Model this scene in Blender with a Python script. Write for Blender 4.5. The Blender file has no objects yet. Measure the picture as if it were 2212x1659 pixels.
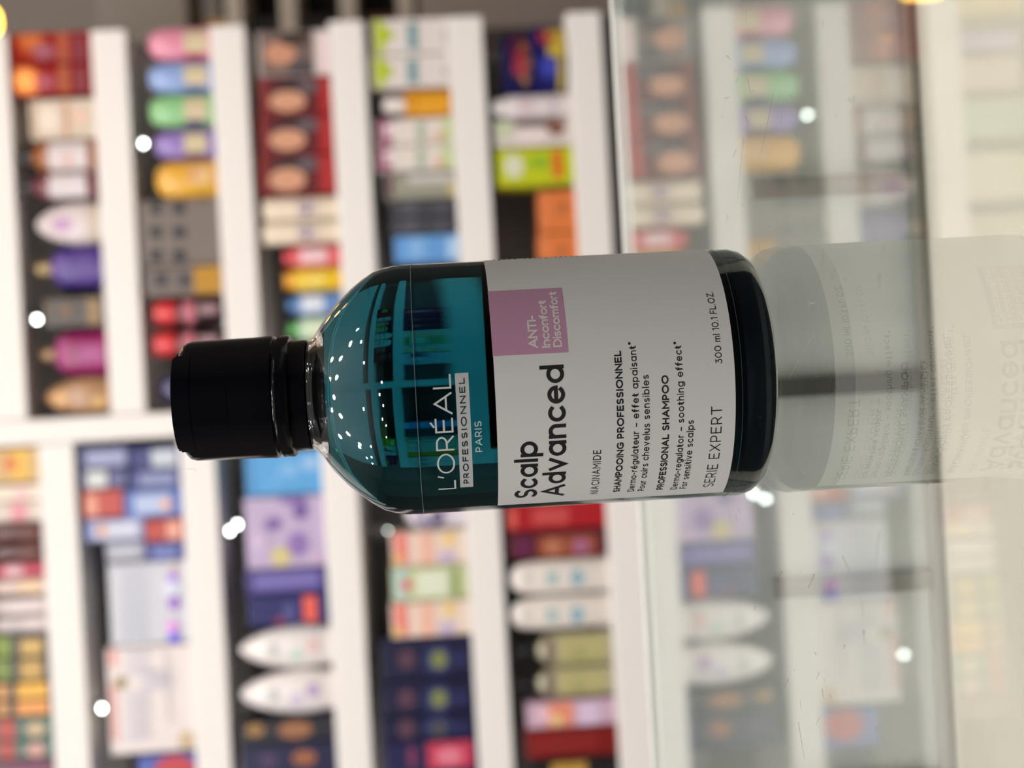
import bpy, bmesh, math, os, random
from mathutils import Vector, Matrix
random.seed(7)
C = bpy.context.scene.collection
SC = bpy.context.scene

# ---------------------------------------------------------------- camera, world, light, exposure
W, H, F = 2212, 1659, 2850.0
PITCH = math.atan((W / 2 - 945) / F)
ROLL = math.radians(3.1)
CAM = Vector((0, -0.3509, 0.0848))
FWD = Vector((0, math.cos(PITCH), -math.sin(PITCH)))
DWN = Vector((0, -math.sin(PITCH), -math.cos(PITCH)))
XX = Vector((1, 0, 0))
RGT = math.cos(ROLL) * DWN - math.sin(ROLL) * XX      # the phone was held sideways: the picture's right is the shop's down
UPV = math.sin(ROLL) * DWN + math.cos(ROLL) * XX
cd = bpy.data.cameras.new('camera'); cam = bpy.data.objects.new('camera', cd); C.objects.link(cam)
m = Matrix.Identity(4)
for i in range(3):
    m[i][0], m[i][1], m[i][2], m[i][3] = RGT[i], UPV[i], -FWD[i], CAM[i]
cam.matrix_world = m
cd.sensor_fit = 'HORIZONTAL'; cd.sensor_width = 36; cd.lens = 36 * F / W
cd.clip_start = 0.01; cd.clip_end = 50
cd.dof.use_dof = True; cd.dof.focus_distance = 0.326; cd.dof.aperture_fstop = 10.5
SC.camera = cam

world = bpy.data.worlds.new('world'); SC.world = world; world.use_nodes = True
world.node_tree.nodes['Background'].inputs[0].default_value = (1, 0.98, 0.95, 1)
world.node_tree.nodes['Background'].inputs[1].default_value = 0.12
SC.view_settings.view_transform = 'Standard'; SC.view_settings.look = 'None'
SC.view_settings.gamma = 1; SC.view_settings.use_curve_mapping = False
SC.view_settings.exposure = 0.0
SC.cycles.caustics_reflective = False; SC.cycles.caustics_refractive = False
SC.cycles.max_bounces = 14; SC.cycles.transmission_bounces = 12; SC.cycles.transparent_max_bounces = 10
SC.cycles.glossy_bounces = 4; SC.cycles.diffuse_bounces = 2; SC.cycles.use_adaptive_sampling = True; SC.cycles.adaptive_threshold = 0.06

def area(name, loc, target, sx, sy, watts, color=(1, 0.97, 0.94)):
    l = bpy.data.lights.new(name, 'AREA'); l.shape = 'RECTANGLE'; l.size = sx; l.size_y = sy; l.energy = watts; l.color = color
    o = bpy.data.objects.new(name, l); C.objects.link(o); o.location = loc
    o.rotation_euler = (Vector(target) - Vector(loc)).to_track_quat('-Z', 'Y').to_euler()
    return o
for k in range(10):
    o = area('downlight_or_fill', (-1.45 + .28 * k, 0.12 + .05 * (k % 2), 1.50), (-1.3 + .25 * k, 1.65, -0.95), .07, .07, 1.95, (1, .98, .975))
    o.data.shape = 'DISK'; o.data.spread = math.radians(125)
for k in range(6):
    o = area('downlight_or_fill', (-1.7 + .4 * k, -1.6 - .3 * (k % 2), 1.52), (-0.1, 0.0, 0.0), .09, .09, 4.9, (1, .975, .94))  # fill row behind the camera, added to brighten the bottle's front
    o.data.shape = 'DISK'
area('distant_fill_panel', (1.3, 2.5, 1.95), (1.5, 4.0, 0.2), 1.2, 0.4, 15)  # added fill that brightens the far wall and distant unit
for (x, y, z, w_, col) in [(-.62, .42, 1.50, 3.0, (1, .97, .92)), (-.22, .30, 1.50, 3.0, (1, .80, .45)), (.20, .30, 1.50, 3.0, (1, .80, .45)),
                           (.48, .40, 1.50, 3.0, (1, .80, .45)), (.75, .10, 1.50, 3.0, (1, .98, .96)), (.9, -.2, 1.50, 3.0, (1, .98, .96)),
                           (-.85, .05, 1.50, 3.0, (1, .98, .96)), (-1.1, -.3, 1.50, 3.0, (1, .98, .96)), (-.3, -.5, 1.50, 3.0, (.93, .97, 1)),
                           (.55, -.55, 1.50, 3.0, (1, .98, .96)), (-1.3, -.05, 1.50, 3.0, (1, .98, .96))]:
    l = bpy.data.lights.new('ceiling_spot', 'POINT'); l.energy = w_; l.shadow_soft_size = 0.035; l.color = col
    o = bpy.data.objects.new('ceiling_spot', l); C.objects.link(o); o.location = (x, y, z)

# ---------------------------------------------------------------- helpers
def at(px, py, Y):
    """the point of the plane Y that the photograph shows at pixel (px, py)"""
    d = FWD + RGT * ((px - W / 2) / F) - UPV * ((py - H / 2) / F)
    return CAM + d * ((Y - CAM.y) / d.y)

def lin(c):
    return tuple(((v / 255) / 12.92 if v <= 10 else ((v / 255 + .055) / 1.055) ** 2.4) for v in c)

_mats = {}
def mat(rgb, rough=0.45, gain=1.12, metal=0, spec=0.5):
    key = (tuple(rgb), rough, gain, metal, spec)
    if key in _mats: return _mats[key]
    c = [min(.9, v * gain) for v in lin(rgb)]
    mm = bpy.data.materials.new('coat_%02x%02x%02x' % tuple(int(v) for v in rgb)); mm.use_nodes = True
    nt = mm.node_tree; b = nt.nodes['Principled BSDF']
    n = nt.nodes.new('ShaderNodeTexNoise'); n.inputs['Scale'].default_value = 60; n.inputs['Detail'].default_value = 0
    r = nt.nodes.new('ShaderNodeMapRange'); r.inputs[3].default_value = rough * .85; r.inputs[4].default_value = min(1, rough * 1.15)
    tc = nt.nodes.new('ShaderNodeTexCoord')
    nt.links.new(tc.outputs['Object'], n.inputs['Vector']); nt.links.new(n.outputs[0], r.inputs[0]); nt.links.new(r.outputs[0], b.inputs['Roughness'])
    b.inputs['Base Color'].default_value = (*c, 1); b.inputs['Metallic'].default_value = metal
    b.inputs['Specular IOR Level'].default_value = spec
    _mats[key] = mm
    return mm

def emit(rgb, s):
    mm = bpy.data.materials.new('lamp_glow'); mm.use_nodes = True; nt = mm.node_tree
    b = nt.nodes['Principled BSDF']; b.inputs['Base Color'].default_value = (.8, .8, .8, 1)
    b.inputs['Emission Color'].default_value = (*lin(rgb), 1); b.inputs['Emission Strength'].default_value = s
    return mm

def link(name, bm, mats, parent=None, smooth=False):
    bmesh.ops.recalc_face_normals(bm, faces=bm.faces)
    me = bpy.data.meshes.new(name); bm.to_mesh(me); bm.free()
    for x in (mats if isinstance(mats, (list, tuple)) else [mats]): me.materials.append(x)
    if smooth:
        for p in me.polygons: p.use_smooth = True
        try: me.set_sharp_from_angle(angle=math.radians(38))
        except Exception: pass
    o = bpy.data.objects.new(name, me); C.objects.link(o)
    if parent is not None: o.parent = parent
    return o

def tag(o, label=None, cat=None, group=None, kind=None):
    if label: o['label'] = label
    if cat: o['category'] = cat
    if group: o['group'] = group
    if kind: o['kind'] = kind
    return o

def thing(name, loc, label, cat, group=None, rz=0):
    o = bpy.data.objects.new(name, None); C.objects.link(o); o.location = loc; o.rotation_euler.z = rz; o.empty_display_size = .02
    return tag(o, label, cat, group)

def box(bm, x0, x1, y0, y1, z0, z1, bev=0.0, mi=0):
    v = [bm.verts.new((x, y, z)) for x in (x0, x1) for y in (y0, y1) for z in (z0, z1)]
    fs = [bm.faces.new([v[i] for i in q]) for q in ((0, 1, 3, 2), (4, 6, 7, 5), (0, 4, 5, 1), (2, 3, 7, 6), (0, 2, 6, 4), (1, 5, 7, 3))]
    for f in fs: f.material_index = mi
    if bev:
        es = list({e for f in fs for e in f.edges})
        r = bmesh.ops.bevel(bm, geom=es, offset=bev, segments=2, profile=.6, affect='EDGES')
        for f in r['faces']: f.material_index = mi
    return bm

def lathe(bm, prof, seg=48, sx=1, sy=1, mi=0, a0=None, a1=None, center=(0, 0)):
    """prof: (radius, z) bottom to top; closed on the axis at both ends when the radius is 0"""
    full = a0 is None
    n = seg if full else seg + 1
    rings = []
    for r, z in prof:
        if r < 1e-7: rings.append([bm.verts.new((center[0], center[1], z))]); continue
        rings.append([bm.verts.new((center[0] + r * sx * math.sin(t), center[1] - r * sy * math.cos(t), z))
                      for t in [(2 * math.pi * k / seg) if full else a0 + (a1 - a0) * k / seg for k in range(n)]])
    for A, B in zip(rings, rings[1:]):
        for k in range(seg):
            k2 = (k + 1) % n
            try:
                if len(A) == 1 and len(B) == 1: continue
                if len(A) == 1: f = bm.faces.new((A[0], B[k2], B[k]))
                elif len(B) == 1: f = bm.faces.new((A[k], A[k2], B[0]))
                else: f = bm.faces.new((A[k], A[k2], B[k2], B[k]))
                f.material_index = mi
            except ValueError: pass
    return bm

def sector(bm, r0, r1, z0, z1, a0, a1, seg=24, mi=0):
    """a curved slab between two radii, two heights and two angles (degrees; 0 faces the camera, + is to the right)"""
    a0, a1 = math.radians(a0), math.radians(a1)
    P = []
    for k in range(seg + 1):
        t = a0 + (a1 - a0) * k / seg; s, c = math.sin(t), -math.cos(t)
        P.append([bm.verts.new((r * s, r * c, z)) for r, z in ((r0, z0), (r1, z0), (r1, z1), (r0, z1))])
    for A, B in zip(P, P[1:]):
        for i in range(4):
            j = (i + 1) % 4; f = bm.faces.new((A[i], A[j], B[j], B[i])); f.material_index = mi
    for q in (P[0], P[-1]): bm.faces.new(q).material_index = mi
    return bm

# ---------------------------------------------------------------- the room
def struct(name, x0, x1, y0, y1, z0, z1, m_):
    return tag(link(name, box(bmesh.new(), x0, x1, y0, y1, z0, z1), m_), kind='structure')
wallm = mat((120, 114, 110), .7)
struct('floor', -3, 3, -3, 4.2, -1.02, -.95, mat((150, 146, 142), .45))
struct('ceiling', -3, 3, -3, 4.2, 2.0, 2.06, mat((225, 222, 218), .8))
struct('wall_back', -3, 3, 4.2, 4.26, -.95, 2.0, mat((170, 158, 150), .7))
struct('wall_front', -3, 3, -3.06, -3, -.95, 2.0, mat((62, 60, 62), .7))
struct('wall_left', -3.06, -3, -3, 4.2, -.95, 2.0, wallm)
struct('wall_right', 3, 3.06, -3, 4.2, -.95, 2.0, wallm)

# ---------------------------------------------------------------- shelf units
YF = 1.62          # front edge of the shelves
YP = 1.628         # front of the goods
YB = 1.86          # back panel
S = (YP - CAM.y) / F   # metres per photo pixel at the goods
white = mat((232, 226, 222), .5)
backm = mat((140, 136, 136), .35)
x_right = at(700, 46, YF).x
x_div = at(150, 902, YF).x
x_div2 = at(150, 956, YF).x
x_left = x_div2 - 1.15
TH = 75 * S
zR = [at(27 + 257 * k, 300, YF).z for k in range(-1, 6)]       # lower edges of the boards, top to bottom
zL = [at(181 + 304.5 * k, 1370, YF).z for k in range(-1, 5)]

def unit(name, x0, x1, lows, label, left_side):
    t = thing(name, ((x0 + x1) / 2, YF, -.95), label, 'shelf unit')
    ox, oy, oz = t.location
    for z in lows:
        link('shelf', box(bmesh.new(), x0 - ox, x1 - ox, 0, YB - YF, z - oz, z + TH - oz, .003), white, t)
    link('back_panel', box(bmesh.new(), x0 - ox, x1 - ox, YB - oy, YB + .02 - oy, 0, lows[0] + TH + .02 - oz), backm, t)
    link('added_header', box(bmesh.new(), x0 - ox, x1 - ox, .02, YB + .02 - oy, lows[0] + TH + .021 - oz, lows[0] + TH + .62 - oz, .003), white, t)  # unseen white header, added to brighten the view through the bottle's shoulder
    link('recess_shade_strip', box(bmesh.new(), x0 - ox, x1 - ox, .03, YB - YF, lows[-1] - .055 - oz, lows[-1] - oz - .001), mat((105, 100, 97), .5), t)  # darker grey paints in the shade of the recess
    link('base_cabinet', box(bmesh.new(), x0 - ox, x1 - ox, .0, YB - YF, 0, lows[-1] - .056 - oz, .003), white, t)
    if left_side:
        link('side_panel', box(bmesh.new(), left_side[0] - ox, left_side[1] - ox, -.004, YB + .02 - oy, 0, lows[0] + TH + .02 - oz, .003), white, t)
    return t
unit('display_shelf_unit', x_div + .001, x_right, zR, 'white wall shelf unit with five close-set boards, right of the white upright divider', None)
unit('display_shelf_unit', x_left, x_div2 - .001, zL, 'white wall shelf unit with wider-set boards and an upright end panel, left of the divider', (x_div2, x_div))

# a dim further unit glimpsed past the right end
fx0, fx1, fy = at(700, 75, 3.2).x, at(700, -60, 3.2).x + .35, 3.2
t = thing('distant_shelf_unit', ((fx0 + fx1) / 2, fy, -.95), 'dim distant shelf unit with thin pale boards seen past the right end', 'shelf unit')
for xx in (505, 622, 752, 876):
    z = at(xx, 22, fy).z
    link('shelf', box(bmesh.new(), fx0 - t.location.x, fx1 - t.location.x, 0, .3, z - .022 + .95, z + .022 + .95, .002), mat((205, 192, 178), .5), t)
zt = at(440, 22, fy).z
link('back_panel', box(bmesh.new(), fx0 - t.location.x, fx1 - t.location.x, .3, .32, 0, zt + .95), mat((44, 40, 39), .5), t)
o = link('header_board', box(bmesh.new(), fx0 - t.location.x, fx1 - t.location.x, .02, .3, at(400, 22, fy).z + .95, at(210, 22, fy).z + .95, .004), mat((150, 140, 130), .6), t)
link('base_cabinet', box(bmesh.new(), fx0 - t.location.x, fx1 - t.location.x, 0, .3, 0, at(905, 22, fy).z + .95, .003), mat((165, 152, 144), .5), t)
for (xb, ya, yb, h, c, lb) in [(488, 30, 60, 52, (190, 140, 70), 'tan carton on the top board of the distant shelf unit'),
                               (600, 24, 44, 70, (28, 24, 24), 'black carton below the tan one on the distant shelf unit'),
                               (734, 20, 50, 84, (40, 30, 30), 'blackish brown carton on the third board of the distant shelf unit'),
                               (858, 16, 42, 70, (95, 60, 50), 'brown carton on the lowest pale board of the distant shelf unit')]:
    a, b = at(xb, yb, fy), at(xb, ya, fy); zz = at({488: 505, 600: 622, 734: 752, 858: 876}[xb], 22, fy).z + .0225
    hh = h * (fy - CAM.y) / F
    q = thing('carton', ((a.x + b.x) / 2, fy + .1, zz), lb, 'carton')
    link('carton_body', box(bmesh.new(), -(b.x - a.x) / 2, (b.x - a.x) / 2, -.05, .05, 0, hh, .002), mat(c), q)

# ---------------------------------------------------------------- shelf spotlights (pucks under the boards)
lens_m = emit((235, 250, 240), 30.0)
for (px, py, up, lb) in [(85, 690, zR[1], 'lit puck spotlight under the board above the gold striped dark pack'),
                         (310, 310, zR[2], 'lit puck spotlight above the lilac bottle in the pastel row'),
                         (225, 1530, zL[1], 'lit puck spotlight above the white carton of script lettering'),
                         (497, 1147, zL[2], 'left lit puck of the close pair above the lavender floral carton'),
                         (517, 1133, zL[2], 'right lit puck of the close pair above the lavender floral carton'),
                         (842, 1146, zL[3], 'small dim puck spotlight above the pink and orange cartons')]:
    d = FWD + RGT * ((px - W / 2) / F) - UPV * ((py - H / 2) / F)
    tt = (up - .014 - CAM.z) / d.z
    p = CAM + d * tt
    p.y = min(max(p.y, YF + .03), YB - .03)
    p = at(px, py, p.y)
    q = thing('puck_spotlight', (p.x, p.y, up), lb, 'spotlight', 'puck spotlights under the shelf boards')
    drop = max(.010, up - p.z - .004)
    link('housing', lathe(bmesh.new(), [(0, -drop), (.011, -drop), (.012, -drop + .002), (.012, -.0002), (0, -.0002)], 24), mat((190, 190, 190), .3, metal=1), q, True)
    rr = .0038 if px != 842 else .0016
    link('lens', lathe(bmesh.new(), [(0, -drop - rr), (rr * .7, -drop - rr * .75), (rr, -drop - .0002), (0, -drop - .0002)], 20), lens_m, q, True)

# warm hanging lamp past the right end of the shelves
p = at(-50, 46, 2.35)
q = thing('pendant_lamp', p, 'glowing warm yellow lamp at the top, past the right end of the shelves', 'lamp')
link('bulb', lathe(bmesh.new(), [(0, -.045), (.02, -.041), (.038, -.022), (.043, 0), (.036, .024), (.018, .045), (0, .05)], 28), emit((255, 196, 70), 9.0), q, True)
link('socket', lathe(bmesh.new(), [(0, .047), (.017, .047), (.015, .09), (0, .09)], 20), mat((60, 50, 45), .4), q, True)
link('cord', lathe(bmesh.new(), [(0, .09), (.003, .09), (.003, 1.999 - p.z), (0, 1.999 - p.z)], 8), mat((30, 30, 30), .5), q, True)
l = bpy.data.lights.new('warm_lamp', 'POINT'); l.energy = .8; l.color = (1, .5, .12); l.shadow_soft_size = .03
o = bpy.data.objects.new('warm_lamp', l); C.objects.link(o); o.location = p + Vector((-.12, -.45, .02))

# warm point lights, added unseen so the shiny red cartons mirror their glow
for (px, py, wt) in ((56, 176, .75), (66, 88, .22)):
    pm = at(px, py, YP + .6)
    l = bpy.data.lights.new('carton_glow_light', 'POINT'); l.energy = wt; l.color = (1, .42, .10); l.shadow_soft_size = .022
    o = bpy.data.objects.new('carton_glow_light', l); C.objects.link(o); o.location = (pm.x, YP - .6, pm.z)

# ---------------------------------------------------------------- goods
ROWS = {'R%d' % (k - 1): zR[k] + TH for k in range(7)}       # shelf tops
ROWS.update({'L%d' % k: zL[k] + TH for k in range(6)})

def place(row, ya, yb, x0, x1=None, gap=1.5):
    """left/right, bottom and top of an item on a board: y = photo column turned sideways"""
    zb = ROWS[row] + .0004
    xm = (x0 + (x1 or x0 + 120)) / 2
    a, b = at(xm, yb - gap / 2, YP), at(xm, ya + gap / 2, YP)
    if x1 is not None: zb = max(zb, at(x1, (ya + yb) / 2, YP).z)
    zt = at(x0, (ya + yb) / 2, YP).z
    return a.x, b.x, zb, zt

def marks_mesh(marks, cx, zb, hw, hh, curve=None):
    """printed shapes in photo pixels -> thin raised prints on the front; curve = (rx, ry) wraps them on a round body"""
    bm = bmesh.new(); mats = []
    for mk_i, (sh, xa, xb, ya, yb, col) in enumerate(marks):
        off = .0006 + .00035 * mk_i
        mm = mat(col); 
        if mm not in mats: mats.append(mm)
        mi = mats.index(mm)
        p0, p1 = at(xb, yb, YP), at(xa, ya, YP)
        x0, x1, z0, z1 = p0.x - cx, p1.x - cx, p0.z - zb, p1.z - zb
        x0, x1 = max(x0, -hw + .0012), min(x1, hw - .0012); z0, z1 = max(z0, .0015), min(z1, hh - .0012)
        if x1 - x0 < .0015 or z1 - z0 < .0015: continue
        if sh == 'e':
            pts = [(math.cos(t), math.sin(t)) for t in [2 * math.pi * k / 20 for k in range(20)]]
            pts = [((x0 + x1) / 2 + u * (x1 - x0) / 2, (z0 + z1) / 2 + v * (z1 - z0) / 2) for u, v in pts]
            front, back = [], []
            for (x, z) in pts:
                yy = yfront(x, curve) if curve else 0
                front.append(bm.verts.new((x, yy - off, z))); back.append(bm.verts.new((x, yy + .0002, z)))
            bm.faces.new(front).material_index = mi
            for k in range(20):
                bm.faces.new((front[k], front[(k + 1) % 20], back[(k + 1) % 20], back[k])).material_index = mi
        else:
            n = 8 if curve else 1
            prev = None
            for k in range(n + 1):
                x = x0 + (x1 - x0) * k / n; yy = yfront(x, curve) if curve else 0
                cur = [bm.verts.new((x, yy - off, z0)), bm.verts.new((x, yy - off, z1)), bm.verts.new((x, yy + .0002, z1)), bm.verts.new((x, yy + .0002, z0))]
                if prev:
                    for i in range(4):
                        j = (i + 1) % 4
                        bm.faces.new((prev[i], prev[j], cur[j], cur[i])).material_index = mi
                else: bm.faces.new(cur).material_index = mi
                prev = cur
            bm.faces.new(prev).material_index = mi
    return bm, mats

def yfront(x, curve):
    rx, ry = curve
    u = max(-1, min(1, x / rx)); return ry - ry * math.sqrt(max(0, 1 - u * u))

def carton(row, ya, yb, x0, col, marks, label, x1=None, name='carton', cat='box', group=None, depth=.06, rough=.4, part='carton_body'):
    a, b, zb, zt = place(row, ya, yb, x0, x1)
    cx = (a + b) / 2; w = (b - a) / 2
    q = thing(name, (cx, YP, zb), label, cat, group)
    link(part, box(bmesh.new(), -w, w, 0, depth, 0, zt - zb, .0016), mat(col, rough), q)
    if marks:
        bm, mm = marks_mesh(marks, cx, zb, w, zt - zb)
        link('front_marking', bm, mm, q)
    return q

def bottle(row, ya, yb, x0, col, cap, marks, label, x1=None, name='bottle', cat='bottle', group=None, shape='round', flat=.6, rough=.3, capname='cap'):
    """cap = (photo x where the cap ends, colour, width share) or None"""
    a, b, zb, zt = place(row, ya, yb, x0, x1)
    cx = (a + b) / 2; r = (b - a) / 2; h = zt - zb
    q = thing(name, (cx, YP, zb), label, cat, group)
    zc = h
    if cap: zc = at(cap[0], (ya + yb) / 2, YP).z - zb
    ry = min(r * flat, .04)
    k = ry / r
    if shape == 'egg': prof = [(0, 0), (r * .80, 0), (r * .88, .02 * zc), (r, .28 * zc), (r * .99, .42 * zc), (r * .86, .64 * zc), (r * .62, .82 * zc), (r * .36, .93 * zc), (r * .18, .985 * zc), (0, zc)]
    elif shape == 'dome': prof = [(0, 0), (r * .93, 0), (r, .02 * zc), (r, .58 * zc), (r * .97, .74 * zc), (r * .86, .87 * zc), (r * .62, .96 * zc), (r * .3, .992 * zc), (0, zc)]
    elif shape == 'shoulder': prof = [(0, 0), (r * .94, 0), (r, .03 * zc), (r, .76 * zc), (r * .95, .84 * zc), (r * .7, .92 * zc), (r * .42, .96 * zc), (r * .38, zc), (0, zc)]
    else: prof = [(0, 0), (r * .94, 0), (r, .03 * zc), (r, .93 * zc), (r * .93, .985 * zc), (r * .8, zc), (0, zc)]
    link('bottle_body' if name != 'tube' else 'tube_body', lathe(bmesh.new(), prof, 32, 1, k, center=(0, ry)), mat(col, rough), q, True)
    if cap:
        rc = r * cap[2]; hc = h - zc
        cy = ry
        link(capname, lathe(bmesh.new(), [(0, zc + .0003), (rc, zc + .0003), (rc, zc + hc * .85), (rc * .85, h), (0, h)], 28, 1, min(1, max(k, .8)), center=(0, cy)), mat(cap[1], .3), q, True)
    if marks:
        bm, mm = marks_mesh(marks, cx, zb, r, h, (r, ry))
        link('label_marking', bm, mm, q, False)
    return q

# --- right unit, hidden-above row (only its reflection shows in the counter)
carton('R0', 70, 120, -215, (205, 165, 70), [], 'golden carton on the uppermost board, seen only mirrored in the counter at the right', depth=.05)
bottle('R0', 150, 200, -200, (170, 140, 200), None, [], 'violet bottle on the uppermost board, seen only mirrored in the counter', group=None)
carton('R0', 215, 290, -190, (200, 175, 160), [], 'beige carton on the uppermost board, seen only mirrored in the counter')
carton('R0', 310, 400, -205, (150, 175, 145), [], 'pale green carton on the uppermost board, seen only mirrored in the counter')
carton('R0', 430, 540, -190, (205, 195, 165), [], 'cream carton on the uppermost board, seen only mirrored in the counter')
carton('R0', 570, 690, -200, (180, 165, 140), [], 'tan carton on the uppermost board, seen only mirrored in the counter')
bottle('R0', 720, 800, -200, (190, 170, 120), None, [], 'straw coloured bottle on the uppermost board, seen only mirrored in the counter')

# --- right unit, first visible row
carton('R1', 70, 137, 24, (140, 14, 22), [('r', 122, 150, 72, 135, (165, 70, 30)), ('e', 70, 120, 95, 128, (150, 70, 90)), ('r', 155, 188, 78, 132, (120, 22, 42))],
       'red carton with orange band, at the right end of the top visible row', name='hair_colour_carton', group='red cartons at the right end', rough=.085)
carton('R1', 139, 207, 27, (140, 14, 22), [('r', 124, 152, 142, 204, (165, 75, 30)), ('e', 75, 122, 160, 196, (165, 60, 80)), ('r', 158, 192, 146, 202, (122, 22, 42))],
       'red carton with orange band, second from the right end beside the cream pack', name='hair_colour_carton', group='red cartons at the right end', rough=.085)
carton('R1', 214, 300, 64, (205, 190, 172), [('r', 138, 150, 216, 298, (190, 125, 70)), ('e', 80, 130, 232, 285, (228, 214, 200)), ('e', 155, 190, 235, 270, (225, 190, 170)), ('r', 70, 78, 216, 298, (180, 130, 80))],
       'cream pack with a thin brown band, between red carton and white labelled jars', name='soap_pack', cat='pack')
bottle('R1', 301, 370, 38, (150, 90, 48), (62, (28, 24, 32), .55), [('r', 102, 190, 306, 364, (214, 204, 206)), ('e', 135, 155, 330, 355, (215, 150, 140))],
       'brown bottle with white label and black cap, next to the cream pack', shape='shoulder', group=None)
bottle('R1', 371, 430, 40, (110, 50, 62), (64, (28, 24, 32), .55), [('r', 104, 188, 376, 425, (214, 205, 208))],
       'maroon bottle with white label and black cap, next to the white teardrop bottle', shape='shoulder')
bottle('R1', 434, 528, 70, (218, 205, 206), None, [('e', 110, 160, 470, 500, (190, 150, 190)), ('r', 195, 206, 440, 522, (215, 195, 150))],
       'white teardrop shaped bottle with faint mauve print, top visible row', shape='egg')
bottle('R1', 531, 622, 72, (66, 44, 128), (104, (170, 145, 95), .30), [('e', 108, 150, 555, 600, (100, 74, 150)), ('r', 160, 205, 545, 608, (88, 62, 140))],
       'dark purple bottle with small gold cap, top visible row', shape='dome')
carton('R1', 642, 706, 95, (78, 72, 68), [('r', 188, 216, 646, 700, (150, 120, 80)), ('r', 100, 108, 648, 690, (120, 96, 70)), ('e', 130, 155, 655, 685, (120, 90, 65))],
       'dark grey pack with gold stripes, between the purple and magenta bottles', name='dark_pack', cat='pack')
bottle('R1', 714, 812, 84, (140, 30, 92), (112, (165, 130, 85), .25), [('r', 125, 150, 735, 790, (170, 70, 130)), ('r', 170, 222, 745, 785, (165, 75, 135))],
       'magenta rounded bottle with small gold cap, top visible row', shape='dome')
bottle('R1', 815, 897, 92, (172, 132, 98), None, [('e', 110, 150, 845, 880, (215, 165, 110)), ('e', 200, 228, 855, 880, (212, 170, 105))],
       'tan gold rounded bottle beside the white upright divider, top visible row', shape='egg')

# --- right unit, pastel row
for ya, yb, x0, c, gem, lab in [(55, 127, 316, (220, 140, 165), (170, 20, 80), 'pink'), (130, 198, 316, (140, 165, 215), (70, 95, 170), 'light blue'),
                                (200, 272, 318, (140, 195, 135), (70, 70, 110), 'light green'), (276, 342, 330, (140, 115, 185), (110, 80, 100), 'lilac')]:
    ym = (ya + yb) / 2
    bottle('R2', ya, yb, x0, c, None, [('r', 396, 448, ya + 12, yb - 14, (205, 190, 155)), ('r', 398, 440, yb - 13, yb - 4, gem)],
           lab + ' bottle with a rounded top and cream lower label, in the pastel row', shape='dome', group='pastel bottles in a row')
bottle('R2', 344, 428, 332, (225, 170, 62), None, [('r', 405, 455, 358, 395, (225, 185, 130)), ('e', 405, 430, 368, 386, (215, 150, 100)), ('r', 420, 462, 398, 418, (205, 155, 40))],
       'orange yellow bottle with a rounded top, last of the pastel row', shape='dome', group='pastel bottles in a row')
carton('R2', 432, 574, 300, (118, 106, 100), [(('r'), x, x + 26, y, y + 24, (30, 34, 38)) for y in (438, 490, 541) for x in (324, 374)],
       'taupe carton printed with dark squares, next to the yellow bottle', name='swatch_carton')
carton('R2', 575, 640, 312, (112, 100, 96), [('r', 334, 362, 592, 616, (30, 34, 38)), ('r', 386, 412, 594, 616, (36, 36, 38)), ('r', 418, 486, 577, 636, (180, 130, 28))],
       'taupe carton with a gold lower panel and two dark squares', name='swatch_carton')
for ya, yb, lb in ((646, 700, 'black bottle with bright red cap beside the gold panelled carton'), (714, 768, 'black bottle with bright red cap, the one just above the shampoo cap')):
    ym = (ya + yb) / 2
    bottle('R2', ya, yb, 332, (48, 22, 30), (380, (205, 32, 40), .95), [('r', 394, 420, ya + 4, yb - 4, (200, 110, 125)), ('r', 428, 470, ya + 12, ya + 30, (165, 130, 135))],
           lb, group='red capped black bottles')
bottle('R2', 806, 868, 342, (50, 46, 92), None, [('r', 380, 400, 815, 858, (80, 76, 130))], 'dark blue small bottle beside the divider, left of the red caps', shape='dome')

# --- right unit, hair colour row
skin, hair = (205, 150, 120), (48, 28, 34)
carton('R3', 66, 165, 558, (196, 186, 182), [('r', 560, 680, 70, 160, (112, 92, 86)), ('e', 570, 640, 92, 140, (196, 140, 112)), ('e', 600, 672, 68, 98, (60, 44, 40)), ('e', 620, 680, 134, 162, (70, 66, 72)), ('r', 685, 728, 70, 160, (226, 205, 205))],
       'hair colour carton with white lower panel, at the right end of its row', name='hair_colour_carton', group='hair colour cartons with portraits')
for ya, yb, lb in ((166, 248, 'dark red hair colour carton with portrait, beside the white one'), (249, 332, 'middle of the three dark red hair colour cartons with portraits'), (333, 420, 'dark red hair colour carton with portrait, beside the cream bottles')):
    yo = ya
    carton('R3', ya, yb, 564, (152, 24, 28), [('r', 572, 688, ya + 3, yb - 3, (88, 20, 28)), ('e', 596, 690, ya + 2, ya + 40, hair), ('e', 640, 690, ya + 6, ya + 36, (96, 80, 86)), ('e', 580, 662, ya + 32, yb - 8, skin), ('r', 694, 738, ya + 6, yb - 6, (168, 40, 42))],
           lb, name='hair_colour_carton', group='hair colour cartons with portraits')
for ya, yb, lb in ((425, 475, 'cream bottle with purple spot beside the dark red cartons'), (477, 527, 'cream bottle with purple spot beside the red bottle')):
    bottle('R3', ya, yb, 568, (228, 212, 190), None, [('e', 650, 672, ya + 10, yb - 12, (84, 52, 140)), ('r', 640, 650, ya + 6, yb - 6, (205, 185, 185)), ('r', 674, 684, ya + 6, yb - 6, (205, 185, 185))], lb, group='cream bottles with purple spots', rough=.5)
bottle('R3', 530, 576, 612, (222, 105, 110), (632, (200, 48, 62), .8), [('r', 648, 706, 538, 566, (235, 195, 200))], 'red and pink bottle beside the yellow one, above the shampoo shoulder')
bottle('R3', 578, 628, 614, (232, 190, 50), (634, (235, 160, 30), .8), [('e', 650, 700, 588, 618, (240, 215, 120))], 'bright yellow bottle with orange cap, above the shampoo shoulder')
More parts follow.
